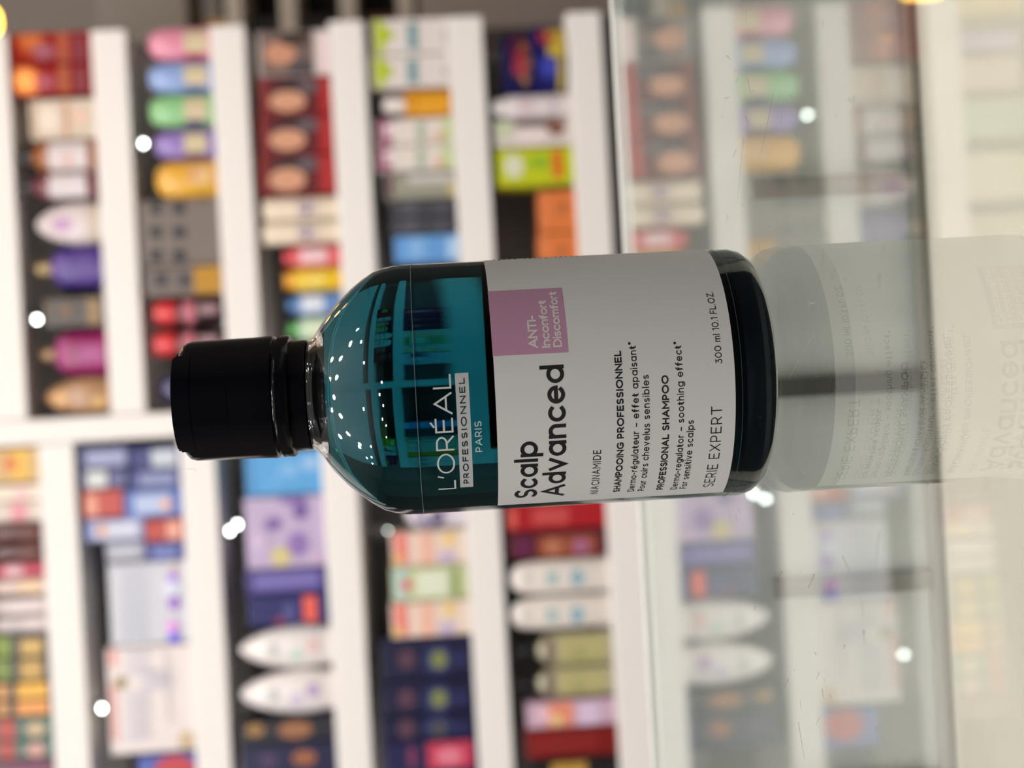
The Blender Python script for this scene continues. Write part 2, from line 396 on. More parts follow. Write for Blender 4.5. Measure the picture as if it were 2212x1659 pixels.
bottle('R3', 632, 680, 620, (105, 140, 195), (640, (60, 110, 165), .7), [('r', 650, 700, 640, 672, (215, 220, 232))], 'blue and white bottle beside the yellow bottle')
bottle('R3', 684, 735, 622, (170, 205, 180), (645, (85, 160, 80), .6), [('r', 655, 705, 692, 726, (210, 222, 190))], 'pale green bottle beside the shampoo neck')

# --- right unit, white and green cartons row
for ya, yb, lb in ((40, 117, 'white carton with lime top, at the right end of its row'), (119, 190, 'white carton with lime top, beside the amber bottle')):
    carton('R4', ya, yb, 805, (220, 210, 206), [('r', 807, 832, ya + 2, yb - 2, (176, 192, 40)), ('e', 815, 850, ya + 20, ya + 50, (176, 192, 40)), ('r', 878, 904, ya + 10, yb - 10, (122, 152, 156)), ('r', 955, 966, ya + 22, yb - 22, (185, 182, 182))],
           lb, group='white and lime cartons')
bottle('R4', 192, 252, 828, (205, 140, 26), (874, (222, 212, 208), .60), [('r', 900, 968, 200, 244, (222, 155, 35))], 'amber bottle with white cap, between the lime and magenta topped cartons')
for ya, yb, lb in ((256, 312, 'white carton with magenta top, beside the amber bottle'), (314, 370, 'white carton with magenta top, beside the dark grey cartons')):
    carton('R4', ya, yb, 815, (222, 212, 204), [('r', 817, 848, ya + 2, yb - 2, (140, 20, 90)), ('e', 828, 860, ya + 10, ya + 40, (225, 205, 210)), ('r', 898, 918, ya + 8, yb - 6, (170, 182, 160)), ('r', 955, 984, ya + 2, yb - 2, (190, 205, 150)), ('e', 938, 958, ya + 26, ya + 50, (220, 175, 150))],
           lb, group='white and magenta cartons')
carton('R4', 374, 430, 832, (150, 148, 132), [('r', 834, 850, 378, 426, (90, 50, 62)), ('r', 880, 975, 378, 392, (198, 195, 190)), ('r', 970, 984, 394, 426, (200, 180, 120))],
       'grey green carton with a dark maroon top edge, beside the dark grey cartons')
for ya, yb, lb in ((432, 468, 'dark slate carton beside the grey green carton'), (470, 506, 'dark slate carton beside the light blue carton')):
    carton('R4', ya, yb, 845, (66, 66, 74), [('r', 870, 900, ya + 4, yb - 6, (86, 86, 94)), ('r', 945, 960, ya + 6, yb - 8, (90, 88, 94))], lb, group='dark slate cartons')
carton('R4', 508, 566, 852, (96, 150, 210), [('r', 880, 920, 514, 558, (125, 172, 222)), ('r', 965, 992, 514, 560, (170, 200, 230))], 'light blue carton above the shampoo shoulder')

# --- right unit, lowest row
bottle('R5', 62, 205, 1086, (22, 20, 70), None, [('e', 1100, 1140, 80, 125, (140, 40, 40)), ('e', 1118, 1158, 90, 180, (170, 120, 50)), ('e', 1105, 1140, 120, 165, (150, 45, 60))],
       'dark navy oval pack with red and gold print, stacked on top of another', x1=1148, name='snack_pack', cat='pack', shape='round', group='navy oval packs')
bottle('R5', 42, 200, 1150, (26, 26, 92), None, [('r', 1180, 1222, 60, 120, (190, 165, 60)), ('e', 1160, 1200, 60, 95, (165, 40, 60)), ('e', 1165, 1205, 122, 165, (50, 60, 165)), ('r', 1204, 1222, 120, 195, (170, 150, 60))],
       'navy oval pack with yellow and red print, lower of the two stacked', name='snack_pack', cat='pack', shape='round', group='navy oval packs')
bottle('R5', 202, 254, 1066, (222, 212, 212), (1092, (215, 208, 206), .72), [('r', 1120, 1150, 212, 244, (212, 190, 195)), ('r', 1190, 1200, 212, 244, (190, 180, 195))], 'slim white tube beside the navy oval packs', name='tube', cat='tube', flat=.7)
carton('R5', 257, 317, 1070, (214, 202, 198), [('r', 1072, 1105, 260, 300, (190, 200, 165)), ('r', 1110, 1190, 259, 272, (110, 96, 92)), ('e', 1180, 1222, 256, 292, (130, 85, 70)), ('e', 1110, 1190, 278, 312, (226, 212, 210))],
       'white carton with a brown corner, between white tube and lime carton')
carton('R5', 320, 402, 1074, (186, 194, 28), [('e', 1088, 1132, 334, 384, (214, 214, 190)), ('r', 1192, 1216, 326, 384, (212, 92, 32)), ('r', 1144, 1184, 340, 362, (140, 176, 40))],
       'lime yellow carton with white circle and orange stripe, lowest right row', name='soap_carton')
for ya, yb, lb in ((410, 500, 'short orange carton beside the lime yellow carton'), (502, 562, 'short orange carton tucked against the shampoo bottle edge')):
    carton('R5', ya, yb, 1166, (216, 120, 62), [('e', 1205, 1225, ya + 26, ya + 52, (170, 96, 60)), ('r', 1172, 1182, ya + 8, yb - 8, (226, 140, 90))], lb, group='short orange cartons')

# --- left unit, top row
L0 = [(968, 1044, -40, (196, 160, 100), [('r', 20, 62, 975, 1035, (224, 176, 62)), ('e', 5, 40, 985, 1020, (205, 120, 50))], 'yellow and tan carton beside the divider, top left row', 'c'),
      (1048, 1082, -30, (226, 208, 190), [('r', 30, 60, 1052, 1078, (235, 190, 190))], 'whitish pink slim carton beside the yellow and tan one', 'c'),
      (1084, 1128, -40, (205, 190, 178), [('r', 22, 60, 1088, 1124, (215, 140, 150))], 'beige carton with a pink panel, top left row', 'c'),
      (1131, 1172, -30, (88, 42, 42), [('e', 35, 80, 1140, 1166, (120, 70, 55))], 'dark maroon bottle beside the beige carton, top left row', 'b'),
      (1174, 1214, -30, (84, 40, 44), [('e', 35, 80, 1182, 1208, (125, 75, 58))], 'dark maroon bottle beside the pink red bottle, top left row', 'b'),
      (1217, 1250, -20, (186, 70, 92), [('r', 10, 50, 1222, 1246, (220, 170, 180))], 'pink red bottle next to the maroon bottles, top left row', 'b'),
      (1252, 1286, -20, (212, 190, 180), [('r', 40, 90, 1256, 1282, (235, 200, 165))], 'pale peach bottle next to the pink red bottle, top left row', 'b'),
      (1292, 1330, -20, (200, 186, 186), [('r', 20, 90, 1298, 1324, (220, 205, 205))], 'pale grey bottle, first of the two greyish ones in the top left row', 'b'),
      (1332, 1368, -20, (192, 180, 180), [('r', 50, 95, 1338, 1362, (216, 200, 200))], 'pale grey bottle beside the green and gold cartons, top left row', 'b'),
      (1372, 1420, -25, (44, 40, 26), [('r', -10, 24, 1374, 1418, (120, 140, 30)), ('r', 44, 92, 1382, 1414, (196, 160, 82))], 'black carton with gold and green panels beside the pale grey bottle', 'c'),
      (1422, 1472, -25, (46, 42, 26), [('r', -10, 24, 1424, 1468, (110, 130, 36)), ('r', 44, 92, 1428, 1466, (190, 150, 72))], 'black carton with gold and green panels beside the orange cartons', 'c'),
      (1475, 1512, -25, (60, 44, 30), [('r', 36, 104, 1478, 1508, (228, 170, 50)), ('r', -5, 18, 1478, 1508, (210, 150, 80))], 'orange fronted black carton, right one of a pair in the top left row', 'c'),
      (1514, 1548, -25, (60, 44, 30), [('r', 36, 106, 1516, 1544, (226, 150, 70)), ('r', -5, 18, 1516, 1544, (210, 150, 80))], 'orange fronted black carton, left one of a pair in the top left row', 'c'),
      (1551, 1598, -25, (50, 90, 80), [('r', -5, 34, 1554, 1596, (176, 60, 50)), ('e', 55, 100, 1560, 1590, (190, 165, 130))], 'teal carton with a red top panel, top left row', 'c'),
      (1600, 1640, -25, (54, 96, 84), [('r', -5, 34, 1602, 1638, (170, 60, 52)), ('e', 55, 100, 1606, 1634, (200, 150, 140))], 'teal carton with a red top panel, last but one at the left', 'c'),
      (1643, 1700, -25, (96, 40, 66), [('r', 20, 100, 1646, 1690, (110, 52, 80))], 'purple red carton at the far left end of the top row', 'c')]
for ya, yb, x0, c, mk, lb, k in L0:
    if k == 'c': carton('L1', ya, yb, x0, c, mk, lb)
    else: bottle('L1', ya, yb, x0, c, None, mk, lb, shape='shoulder')

# --- left unit, second row: small stacked cartons and white cartons
navy, blue, redd, wht = (40, 44, 104), (70, 92, 160), (176, 62, 52), (205, 206, 214)
stack = [(965, 1012, 168, 282, (38, 42, 100), [('r', 185, 272, 975, 1004, (150, 155, 190))], 'navy flat carton with pale lettering block, on top of its stack beside the divider'),
         (965, 1012, 284, None, (48, 54, 116), [('r', 326, 382, 972, 1006, (190, 196, 206))], 'navy flat carton with a white end, beneath the other beside the divider'),
         (1014, 1056, 172, 276, (44, 46, 96), [('r', 186, 232, 1018, 1052, (205, 206, 206)), ('r', 240, 270, 1020, 1050, (100, 104, 146))], 'navy carton with a white square, on top beside the stacked navy cartons'),
         (1014, 1056, 278, None, (56, 62, 126), [('r', 300, 378, 1022, 1048, (130, 138, 178))], 'navy blue carton with pale lettering block, beneath the white squared one'),
         (1058, 1118, 180, 266, (182, 66, 54), [('r', 184, 212, 1070, 1114, (222, 150, 130))], 'red carton on top of the light blue one'),
         (1058, 1118, 268, None, (84, 108, 178), [('r', 290, 370, 1070, 1106, (176, 190, 222)), ('e', 345, 372, 1078, 1100, (222, 170, 150))], 'light blue carton beneath the red one'),
         (1120, 1168, 184, 312, (130, 138, 186), [('r', 205, 300, 1130, 1160, (200, 202, 220)), ('r', 210, 232, 1134, 1156, (206, 150, 120))], 'bluish white carton on top of a red one'),
         (1120, 1168, 314, None, (180, 66, 56), [('r', 360, 388, 1126, 1164, (224, 165, 145))], 'red carton beneath the bluish white one'),
         (1170, 1212, 228, 314, (150, 150, 172), [('r', 236, 300, 1178, 1206, (176, 178, 190))], 'greyish carton on top of a navy one'),
         (1170, 1212, 316, None, (52, 58, 130), [('r', 330, 382, 1180, 1204, (110, 120, 180))], 'navy carton beneath the greyish one')]
for ya, yb, x0, x1, c, mk, lb in stack:
    carton('L2', ya, yb, x0, c, mk, lb, x1=x1, group='small stacked cartons', name='toothpaste_carton' if False else 'carton')
carton('L2', 1216, 1394, 236, (198, 198, 206), [('r', 244, 250, 1222, 1390, (222, 220, 214))] + [('r', 262, 318, y, y + 8, (172, 174, 192)) for y in (1236, 1262, 1288, 1314, 1340, 1366)] +
       [('e', 362, 384, 1236, 1256, (165, 120, 235)), ('e', 350, 392, 1258, 1284, (214, 216, 240)), ('e', 364, 390, 1288, 1316, (150, 90, 200)), ('e', 360, 386, 1342, 1362, (235, 140, 240)), ('e', 362, 392, 1368, 1392, (90, 70, 230)), ('e', 370, 384, 1222, 1232, (225, 170, 110))],  # purple glows painted as coloured ellipses
       'big bluish white carton with violet glows painted along its lower edge', name='tea_carton')
carton('L2', 1397, 1628, 234, (222, 210, 208), [('r', 236, 252, 1402, 1440, (220, 140, 130)), ('r', 238, 256, 1480, 1600, (218, 150, 142)), ('e', 246, 276, 1462, 1488, (150, 128, 84)), ('r', 352, 370, 1404, 1560, (205, 196, 196)), ('e', 384, 428, 1580, 1618, (196, 172, 138))] +
       [('e', 268, 324, y, y + 16, (196, 190, 200)) for y in (1408, 1436, 1498, 1524, 1552, 1580)] + [('e', 300, 372, y, y + 14, (198, 192, 202)) for y in (1450, 1472)],
       'big white carton with wavy grey lines and a pink upper edge', name='tea_carton')
carton('L2', 1630, 1720, 300, (70, 84, 160), [('e', 330, 425, 1618, 1700, (186, 58, 66)), ('r', 304, 326, 1640, 1700, (80, 100, 180))], 'blue and red carton at the far left of the second row')

# --- left unit, third row
carton('L3', 975, 1070, 530, (86, 158, 214), [('e', 600, 650, 1000, 1030, (120, 176, 224)), ('e', 650, 690, 985, 1015, (150, 186, 224)), ('e', 585, 605, 1030, 1050, (110, 170, 222)), ('r', 536, 548, 980, 1066, (70, 140, 196))],
       'bright light blue carton, just left of the black shampoo cap')
carton('L3', 1073, 1228, 530, (184, 166, 198), [('e', 630, 668, 1085, 1122, (110, 84, 150)), ('e', 570, 610, 1118, 1146, (120, 92, 156)), ('e', 620, 668, 1150, 1200, (138, 108, 172)), ('e', 584, 630, 1182, 1222, (205, 190, 130)), ('r', 606, 660, 1074, 1084, (120, 90, 160)), ('e', 540, 580, 1150, 1190, (200, 178, 208)), ('e', 670, 700, 1190, 1222, (196, 168, 200))],
       'lavender carton with violet flowers and one yellow spot', name='napkin_carton')
carton('L3', 1231, 1282, 530, (62, 50, 120), [('r', 548, 690, 1240, 1268, (110, 100, 168))], 'dark violet carton with a paler band, between lavender and navy cartons')
carton('L3', 1285, 1352, 536, (22, 22, 92), [('r', 654, 686, 1288, 1342, (226, 92, 74)), ('e', 610, 640, 1300, 1345, (70, 72, 130)), ('e', 594, 616, 1334, 1350, (140, 40, 84))], 'navy carton with an orange red stripe, beside the white leaf shaped bottles')
for ya, yb, c1, c2, lb in ((1358, 1452, (196, 214, 205), (222, 186, 182), 'white leaf shaped bottle with green and pink print'), (1455, 1552, (205, 196, 216), (176, 150, 190), 'white leaf shaped bottle with violet print')):
    bottle('L3', ya, yb, 514, (228, 220, 218), None, [('e', 575, 600, ya + 34, ya + 60, (196, 198, 196)), ('e', 625, 655, ya + 42, ya + 72, c1), ('e', 660, 690, ya + 22, ya + 50, c2)], lb, shape='egg', group='white leaf shaped bottles')
carton('L3', 1556, 1606, 520, (30, 28, 40), [('e', 530, 572, 1564, 1590, (150, 112, 60)), ('e', 600, 676, 1560, 1592, (150, 100, 66))], 'black carton with gold spots, left of the leaf shaped bottles', group='black and navy cartons')
carton('L3', 1608, 1690, 522, (20, 20, 60), [('e', 630, 684, 1622, 1652, (150, 90, 60)), ('e', 560, 600, 1628, 1656, (70, 50, 90))], 'navy carton with an orange spot at the far left, third row')

# --- left unit, fourth row
bottle('L4', 1040, 1144, 872, (218, 210, 220), None, [('e', 890, 975, 1060, 1136, (96, 78, 140)), ('e', 930, 960, 1100, 1135, (60, 44, 100))], 'white bottle with violet print, half hidden behind the shampoo bottle', shape='dome')
pk = [(1148, 1222, 'pink and orange patterned carton beside the violet printed bottle', 0), (1224, 1298, 'green and white patterned carton between the two pink ones', 1), (1300, 1376, 'pink and orange patterned carton beside the navy cartons', 0)]
for ya, yb, lb, gr in pk:
    mk = ([('r', 850, 884, ya + 4, yb - 4, (228, 130, 120)), ('r', 904, 940, ya + 4, yb - 4, (232, 180, 160)), ('e', 955, 985, ya + 2, ya + 30, (232, 196, 120)), ('e', 945, 985, ya + 44, yb - 6, (196, 176, 206)), ('e', 848, 870, yb - 24, yb - 2, (230, 180, 110))] if not gr else
          [('r', 848, 884, ya + 3, yb - 3, (176, 200, 190)), ('e', 866, 890, ya + 28, ya + 52, (214, 96, 104)), ('r', 898, 970, ya + 12, yb - 14, (218, 222, 200)), ('r', 974, 992, ya + 3, yb - 3, (142, 160, 96))])
    carton('L4', ya, yb, 846, (226, 206, 192) if not gr else (190, 196, 150), mk, lb, group='patterned soap cartons')
for ya, yb, lb in ((1379, 1470, 'navy carton with round yellow green print beside the pink carton'), (1472, 1546, 'navy carton with round yellow green print, second of the three'), (1548, 1600, 'navy carton with faint grey round print, beside the red and navy one')):
    yc = (ya + yb) / 2
    carton('L4', ya, yb, 824, (12, 12, 52), [('e', 858, 898, yc - 20, yc + 20, (82, 50, 70)), ('e', 912, 980, yc - 28, yc + 28, (36, 44, 96)), ('e', 930, 966, yc - 18, yc + 18, (122, 128, 66) if ya < 1540 else (70, 68, 70)), ('r', 984, 1008, yc - 14, yc + 10, (36, 38, 90))],
           lb, group='navy cartons with round print')
carton('L4', 1602, 1690, 830, (26, 24, 70), [('r', 922, 1022, 1606, 1656, (192, 56, 82)), ('e', 940, 1000, 1616, 1650, (216, 120, 140)), ('e', 880, 900, 1612, 1660, (120, 50, 90))], 'navy carton with a crimson lower panel, far left of the fourth row')

# --- left unit, lowest row
carton('L5', 1070, 1146, 1096, (164, 20, 30), [('r', 1150, 1230, 1100, 1130, (190, 70, 70)), ('r', 1096, 1116, 1100, 1140, (214, 90, 80))], 'bright red carton, half hidden behind the shampoo label')
carton('L5', 1149, 1208, 1100, (84, 24, 40), [('r', 1160, 1290, 1160, 1200, (146, 72, 44)), ('e', 1175, 1215, 1164, 1198, (176, 110, 84)), ('e', 1235, 1275, 1164, 1196, (160, 96, 130)), ('e', 1116, 1146, 1160, 1200, (100, 26, 76))], 'dark maroon carton with a brown picture, beside the bright red one')
for ya, yb, lb in ((1212, 1288, 'white tube with teal print beside the maroon carton'), (1292, 1364, 'white tube with teal print beside the clear bottles')):
    bottle('L5', ya, yb, 1100, (226, 216, 208), None, [('r', 1180, 1205, ya + 24, ya + 50, (160, 186, 184)), ('e', 1232, 1262, ya + 18, ya + 54, (130, 170, 186)), ('r', 1128, 1140, ya + 26, ya + 50, (205, 204, 200))], lb, name='tube', cat='tube', shape='dome', flat=.5, group='white tubes with teal print')
carton('L5', 1206, 1370, 1092, (30, 92, 88), [], 'teal card standing behind the two white tubes', x1=None, depth=.01, name='backing_card', cat='card').location.y += .11
for ya, yb, lb in ((1372, 1444, 'olive bottle with black cap beside the white tubes'), (1446, 1512, 'olive bottle with black cap beside the multicoloured carton')):
    bottle('L5', ya, yb, 1122, (176, 170, 140), (1160, (26, 28, 30), .42), [('r', 1176, 1200, ya + 8, yb - 8, (120, 104, 92)), ('r', 1206, 1310, ya + 6, yb - 6, (178, 170, 118)), ('e', 1236, 1264, ya + 22, ya + 50, (150, 150, 104))], lb, shape='shoulder', group='olive bottles with black caps')
carton('L5', 1515, 1572, 1138, (198, 166, 186), [('r', 1180, 1240, 1520, 1566, (226, 140, 110)), ('e', 1160, 1190, 1530, 1556, (236, 190, 200)), ('r', 1250, 1296, 1520, 1566, (214, 190, 216)), ('e', 1190, 1215, 1545, 1566, (240, 205, 140))], 'multicoloured pink and orange carton beside the olive bottles')
carton('L5', 1574, 1638, 1136, (118, 20, 20), [('r', 1150, 1290, 1590, 1620, (130, 26, 24))], 'plain dark red carton, lowest left row')
carton('L5', 1640, 1720, 1150, (26, 22, 24), [('r', 1190, 1270, 1650, 1700, (180, 140, 60))], 'black carton with a gold panel, far left of the lowest row')

# ---------------------------------------------------------------- glass counter
YE = .218                      # far edge of the counter
GT = .0025
gm = bpy.data.materials.new('counter_glass'); gm.use_nodes = True; nt = gm.node_tree; nt.nodes.clear()
out = nt.nodes.new('ShaderNodeOutputMaterial'); mx = nt.nodes.new('ShaderNodeMixShader')
tr = nt.nodes.new('ShaderNodeBsdfTransparent'); gl = nt.nodes.new('ShaderNodeBsdfGlossy')
tr.inputs[0].default_value = (.96, .97, .96, 1); gl.inputs['Color'].default_value = (.98, 1, .98, 1); gl.inputs['Roughness'].default_value = .004
ge = nt.nodes.new('ShaderNodeNewGeometry'); dt = nt.nodes.new('ShaderNodeVectorMath'); dt.operation = 'DOT_PRODUCT'
ab = nt.nodes.new('ShaderNodeMath'); ab.operation = 'ABSOLUTE'
om = nt.nodes.new('ShaderNodeMath'); om.operation = 'SUBTRACT'; om.inputs[0].default_value = 1
pw = nt.nodes.new('ShaderNodeMath'); pw.operation = 'POWER'; pw.inputs[1].default_value = 5
ma = nt.nodes.new('ShaderNodeMath'); ma.operation = 'MULTIPLY_ADD'; ma.inputs[1].default_value = .96; ma.inputs[2].default_value = .04
L = nt.links.new
L(ge.outputs['Incoming'], dt.inputs[0]); L(ge.outputs['Normal'], dt.inputs[1]); L(dt.outputs['Value'], ab.inputs[0]); L(ab.outputs[0], om.inputs[1])
L(om.outputs[0], pw.inputs[0]); L(pw.outputs[0], ma.inputs[0]); L(ma.outputs[0], mx.inputs[0]); L(tr.outputs[0], mx.inputs[1]); L(gl.outputs[0], mx.inputs[2]); L(mx.outputs[0], out.inputs[0])

q = thing('display_counter', (0, 0, -.95), 'glass topped display counter carrying the teal shampoo bottle', 'counter')
def cpart(name, x0, x1, y0, y1, z0, z1, mm, bev=.001, label=None):
    o = link(name, box(bmesh.new(), x0, x1, y0, y1, z0 + .95, z1 + .95, bev), mm, q)
    if label: o['label'] = label
    return o
gt = cpart('glass_top', -.75, .75, -.55, YE, -GT, 0, gm, 0, 'clear glass top with fine scratches')
pale = mat((222, 226, 224), .6); beige = mat((206, 200, 188), .6); greyd = mat((70, 70, 68), .5)
cpart('edge_glint_strip', -.75, .75, YE + .0003, YE + .006, -.02, .0006, mat((205, 205, 202), .25))  # pale strip paints the bright line of the lit glass edge
cpart('back_panel', -.75, .75, YE - .006, YE, -.128, -.0028, pale)
cpart('case_floor', -.75, .75, .09, YE - .0065, -.135, -.128, beige)
cpart('added_dark_floor', -.75, .75, -.5395, .0897, -.135, -.128, mat((30, 31, 36), .7))  # unseen dark floor, added to dim reflections in the bottle's base
cpart('bottom_rail', -.75, .75, YE - .016, YE - .0065, -.1278, -.1235, mat((120, 117, 108), .5))
for x in (-.266, -.180, -.094, -.008, .078, .164, .25):
    cpart('divider_strip', x - .0042, x + .0042, YE - .012, YE - .0065, -.1234, -.054, mat((92, 92, 88), .5) if abs(x) < .02 else mat((140, 140, 134), .5))
cpart('front_panel', -.75, .75, -.55, -.54, -.135, -.0028, mat((48, 48, 50), .5))
cpart('side_panel', -.75, -.742, -.54, YE - .0065, -.135, -.0028, pale)
cpart('side_panel', .742, .75, -.54, YE - .0065, -.135, -.0028, pale)
cpart('cabinet', -.75, .75, -.5, YE - .004, -.95, -.1352, mat((190, 186, 178), .5), .003)
# scratches and specks in the glass surface
bm = bmesh.new()
def gpt(px, py):
    d = FWD + RGT * ((px - W / 2) / F) - UPV * ((py - H / 2) / F)
    return CAM + d * (-CAM.z / d.z)
def scr(px0, py0, px1, py1, wpx=1.5):
    a, b = gpt(px0, py0), gpt(px1, py1); a.z = b.z = .00004
    d = (b - a); n = Vector((-d.y, d.x, 0)).normalized() * (wpx * .5 * (a - CAM).length / F)
    n.y *= 1.6
    v = [bm.verts.new(p_) for p_ in (a + n, b + n * .4, b - n * .4, a - n)]
    bm.faces.new(v)
for s in [(1671, 200, 1645, 330, 1.5), (1615, 170, 1623, 205, 1.3), (1606, 300, 1592, 440, 1.2), (1570, 120, 1578, 128, 2), (1845, 205, 1846, 230, 4), (1833, 212, 1842, 222, 2.5),
          (1590, 322, 1584, 338, 3), (1566, 213, 1576, 210, 2), (1719, 285, 1722, 300, 2), (1748, 655, 1762, 655, 5), (1908, 525, 1908, 555, 4), (1900, 592, 1899, 625, 4), (1960, 545, 1967, 580, 2),
          (1752, 732, 1703, 820, 1.6), (1900, 1148, 1890, 1235, 2), (1820, 1202, 1836, 1236, 3), (1760, 1240, 1746, 1270, 2.5), (1865, 1360, 1868, 1392, 2.5), (1866, 1364, 1867, 1367, 7), (1862, 1298, 1864, 1336, 2),
          (1776, 1488, 1780, 1512, 2.5), (1826, 1392, 1822, 1402, 2.5), (1725, 1560, 1738, 1640, 2), (1760, 1410, 1764, 1414, 2), (1735, 1022, 1741, 1024, 5), (2135, 1030, 2125, 1080, 3), (1680, 640, 1683, 700, 1),
          (1795, 595, 1798, 600, 5), (1826, 602, 1828, 605, 4), (1780, 545, 1775, 575, 3), (1500, 400, 1502, 430, 1.5), (1890, 1640, 1880, 1659, 3), (1975, 1640, 1985, 1659, 3), (1690, 1235, 1680, 1250, 1.6)]:
    scr(*s)
for k in range(70):
    x, y = random.uniform(1560, 1960), random.uniform(0, 1659); a = random.gauss(0, .25); ln = random.uniform(3, 24)
    scr(x, y, x + ln * math.sin(a), y + ln * math.cos(a), random.uniform(.8, 1.8))
for v in bm.verts: v.co.z += .95
o = link('scratch_marks', bm, mat((120, 120, 112), .6), q); o['label'] = 'fine dark scratches and specks'; o['kind'] = 'stuff'

# ---------------------------------------------------------------- the shampoo bottle
mmm = .001
def shader(name, build):
    mm = bpy.data.materials.new(name); mm.use_nodes = True; mm.node_tree.nodes.clear(); build(mm.node_tree); return mm
def glassy(ior, color, vol=None, rough=0.0):
    def b(nt):
        o_ = nt.nodes.new('ShaderNodeOutputMaterial'); g = nt.nodes.new('ShaderNodeBsdfGlass')
        g.inputs['Color'].default_value = (*color, 1); g.inputs['IOR'].default_value = ior; g.inputs['Roughness'].default_value = rough
        nt.links.new(g.outputs[0], o_.inputs['Surface'])
        if vol:
            v = nt.nodes.new('ShaderNodeVolumeAbsorption'); v.inputs['Color'].default_value = (*vol[0], 1); v.inputs['Density'].default_value = vol[1]
            nt.links.new(v.outputs[0], o_.inputs['Volume'])
    return b
shellm = shader('clear_plastic', glassy(1.49, (.95, .97, .98)))
liqm = shader('teal_liquid', glassy(1.37 / 1.49, (1, 1, 1), ((0.0, .58, .645), 86)))
airm = shader('air_gap', glassy(1 / 1.49, (1, 1, 1)))
black = mat((11, 11, 17), .16, 1.0)

b_ = thing('shampoo_bottle', (0, 0, .0002), 'teal shampoo bottle with black flip cap and white label, standing on the glass counter', 'bottle')
outer = [(0, .6), (22, .6), (26, 0), (28.5, .5), (30.8, 1.8), (32.3, 3.8), (33, 6.5), (33, 20), (33, 45), (33, 70), (33, 90), (32.9, 94), (32.4, 97), (31.4, 100), (29.6, 103), (27.3, 106), (24, 109.6), (20.6, 112.6), (17.3, 115), (15.2, 116.6), (14.2, 118), (13.8, 120), (13.8, 128), (0, 128)]
def inset(prof, d):
    res = []
    for i, (r, z) in enumerate(prof):
        p0 = prof[max(0, i - 1)]; p1 = prof[min(len(prof) - 1, i + 1)]
        tx, tz = p1[0] - p0[0], p1[1] - p0[1]; ln = math.hypot(tx, tz) or 1
        res.append((max(0, r - d * tz / ln), z + d * tx / ln))
    return res
def sc(prof): return [(r * mmm, z * mmm) for r, z in prof]
body = link('bottle_body', lathe(bmesh.new(), sc(outer), 128), shellm, b_, True)
LEV = 112.0
wall = 1.5
inn = inset(outer[2:20], wall)
inn = [(0, 2.2), (24, 2.2)] + [p for p in inn if p[1] > 2.0 and p[0] > 0]
low = [p for p in inn if p[1] < LEV - .5]
# radius of the cavity at the liquid level
ups = [p for p in inn if p[1] >= LEV - .5]
r_lev = low[-1][0] + (ups[0][0] - low[-1][0]) * (LEV - low[-1][1]) / (ups[0][1] - low[-1][1])
liq = low + [(r_lev, LEV), (0, LEV)]
link('liquid', lathe(bmesh.new(), sc(liq), 128), liqm, b_, True)['label'] = 'clear teal shampoo filling the bottle'
link('base_darkener', lathe(bmesh.new(), sc([(0, 2.4), (26, 2.4), (28.8, 4.2), (29.6, 6.6), (29, 8.6), (26, 9.8), (16, 10.8), (0, 11.2)]), 96), mat((10, 34, 48), .42, 1.0, .75, 0.5), b_, True)['label'] = 'dark navy insert added to darken the base'  # opaque insert, added so the bottom of the liquid looks dark
air = [(0, LEV + .15), (r_lev - .15, LEV + .15)] + [p for p in ups if p[1] > LEV + .4] + [(12.2, 119), (12.2, 126), (0, 126)]
link('air_space', lathe(bmesh.new(), sc(air), 96), airm, b_, True)
link('neck_plug', lathe(bmesh.new(), sc([(0, 112.5), (14.6, 112.5), (14.4, 113.4), (13.2, 114.8), (11.6, 116.8), (11.2, 118.6), (12, 119.4), (12, 125.8), (0, 125.8)]), 64), mat((8, 7, 12), .5, 1, 0, .1), b_, True)

# cap: sleeve, ring, flip lid with thumb tab
cap = link('cap', lathe(bmesh.new(), sc([(14.1, 118.6), (14.5, 118.3), (14.6, 118.8), (14.6, 122.4), (15.7, 122.6), (16.0, 123), (16.0, 125.6), (15.6, 126.0), (15.5, 126.5), (16.05, 126.9), (16.15, 127.5), (15.95, 132), (15.75, 146),
                                                (15.7, 148.2), (15.3, 149.6), (14.4, 150.4), (12.6, 150.7), (0, 150.7)] ), 96), black, b_, True)
bm = bmesh.new()
for (r0, r1, z0, z1) in ((13.2, 15.95, 147.0, 150.6), (13.0, 15.55, 150.55, 151.3), (12.6, 14.9, 151.25, 151.7)):
    sector(bm, r0 * mmm, r1 * mmm, z0 * mmm, z1 * mmm, -54, 47, 32)
lathe(bm, sc([(0, 150.72), (13.2, 150.72), (13.1, 151.5), (12.4, 151.8), (0, 151.9)]), 64)
link('lid_rim', bm, black, cap)
bm = bmesh.new(); sector(bm, 15.2 * mmm, 15.98 * mmm, 137.6 * mmm, 146.7 * mmm, -29, 15, 20)
bmesh.ops.bevel(bm, geom=[e for e in bm.edges if e.calc_length() > .004], offset=.0003, segments=2, affect='EDGES')
link('thumb_tab', bm, mat((14, 14, 20), .10, 1.0), cap, True)

# thin film edges round the body
def ring(z, r, t=.09, name='film_edge'):
    p = [(r, z - t), (r + .10, z - t * .5), (r + .10, z + t * .5), (r, z + t)]
    return link(name, lathe(bmesh.new(), sc(p), 128), mat((110, 130, 132) if z > 50 else (40, 66, 74), .3, 1.0), b_, True)
ring(89.9, 32.99); ring(10.4, 32.99)

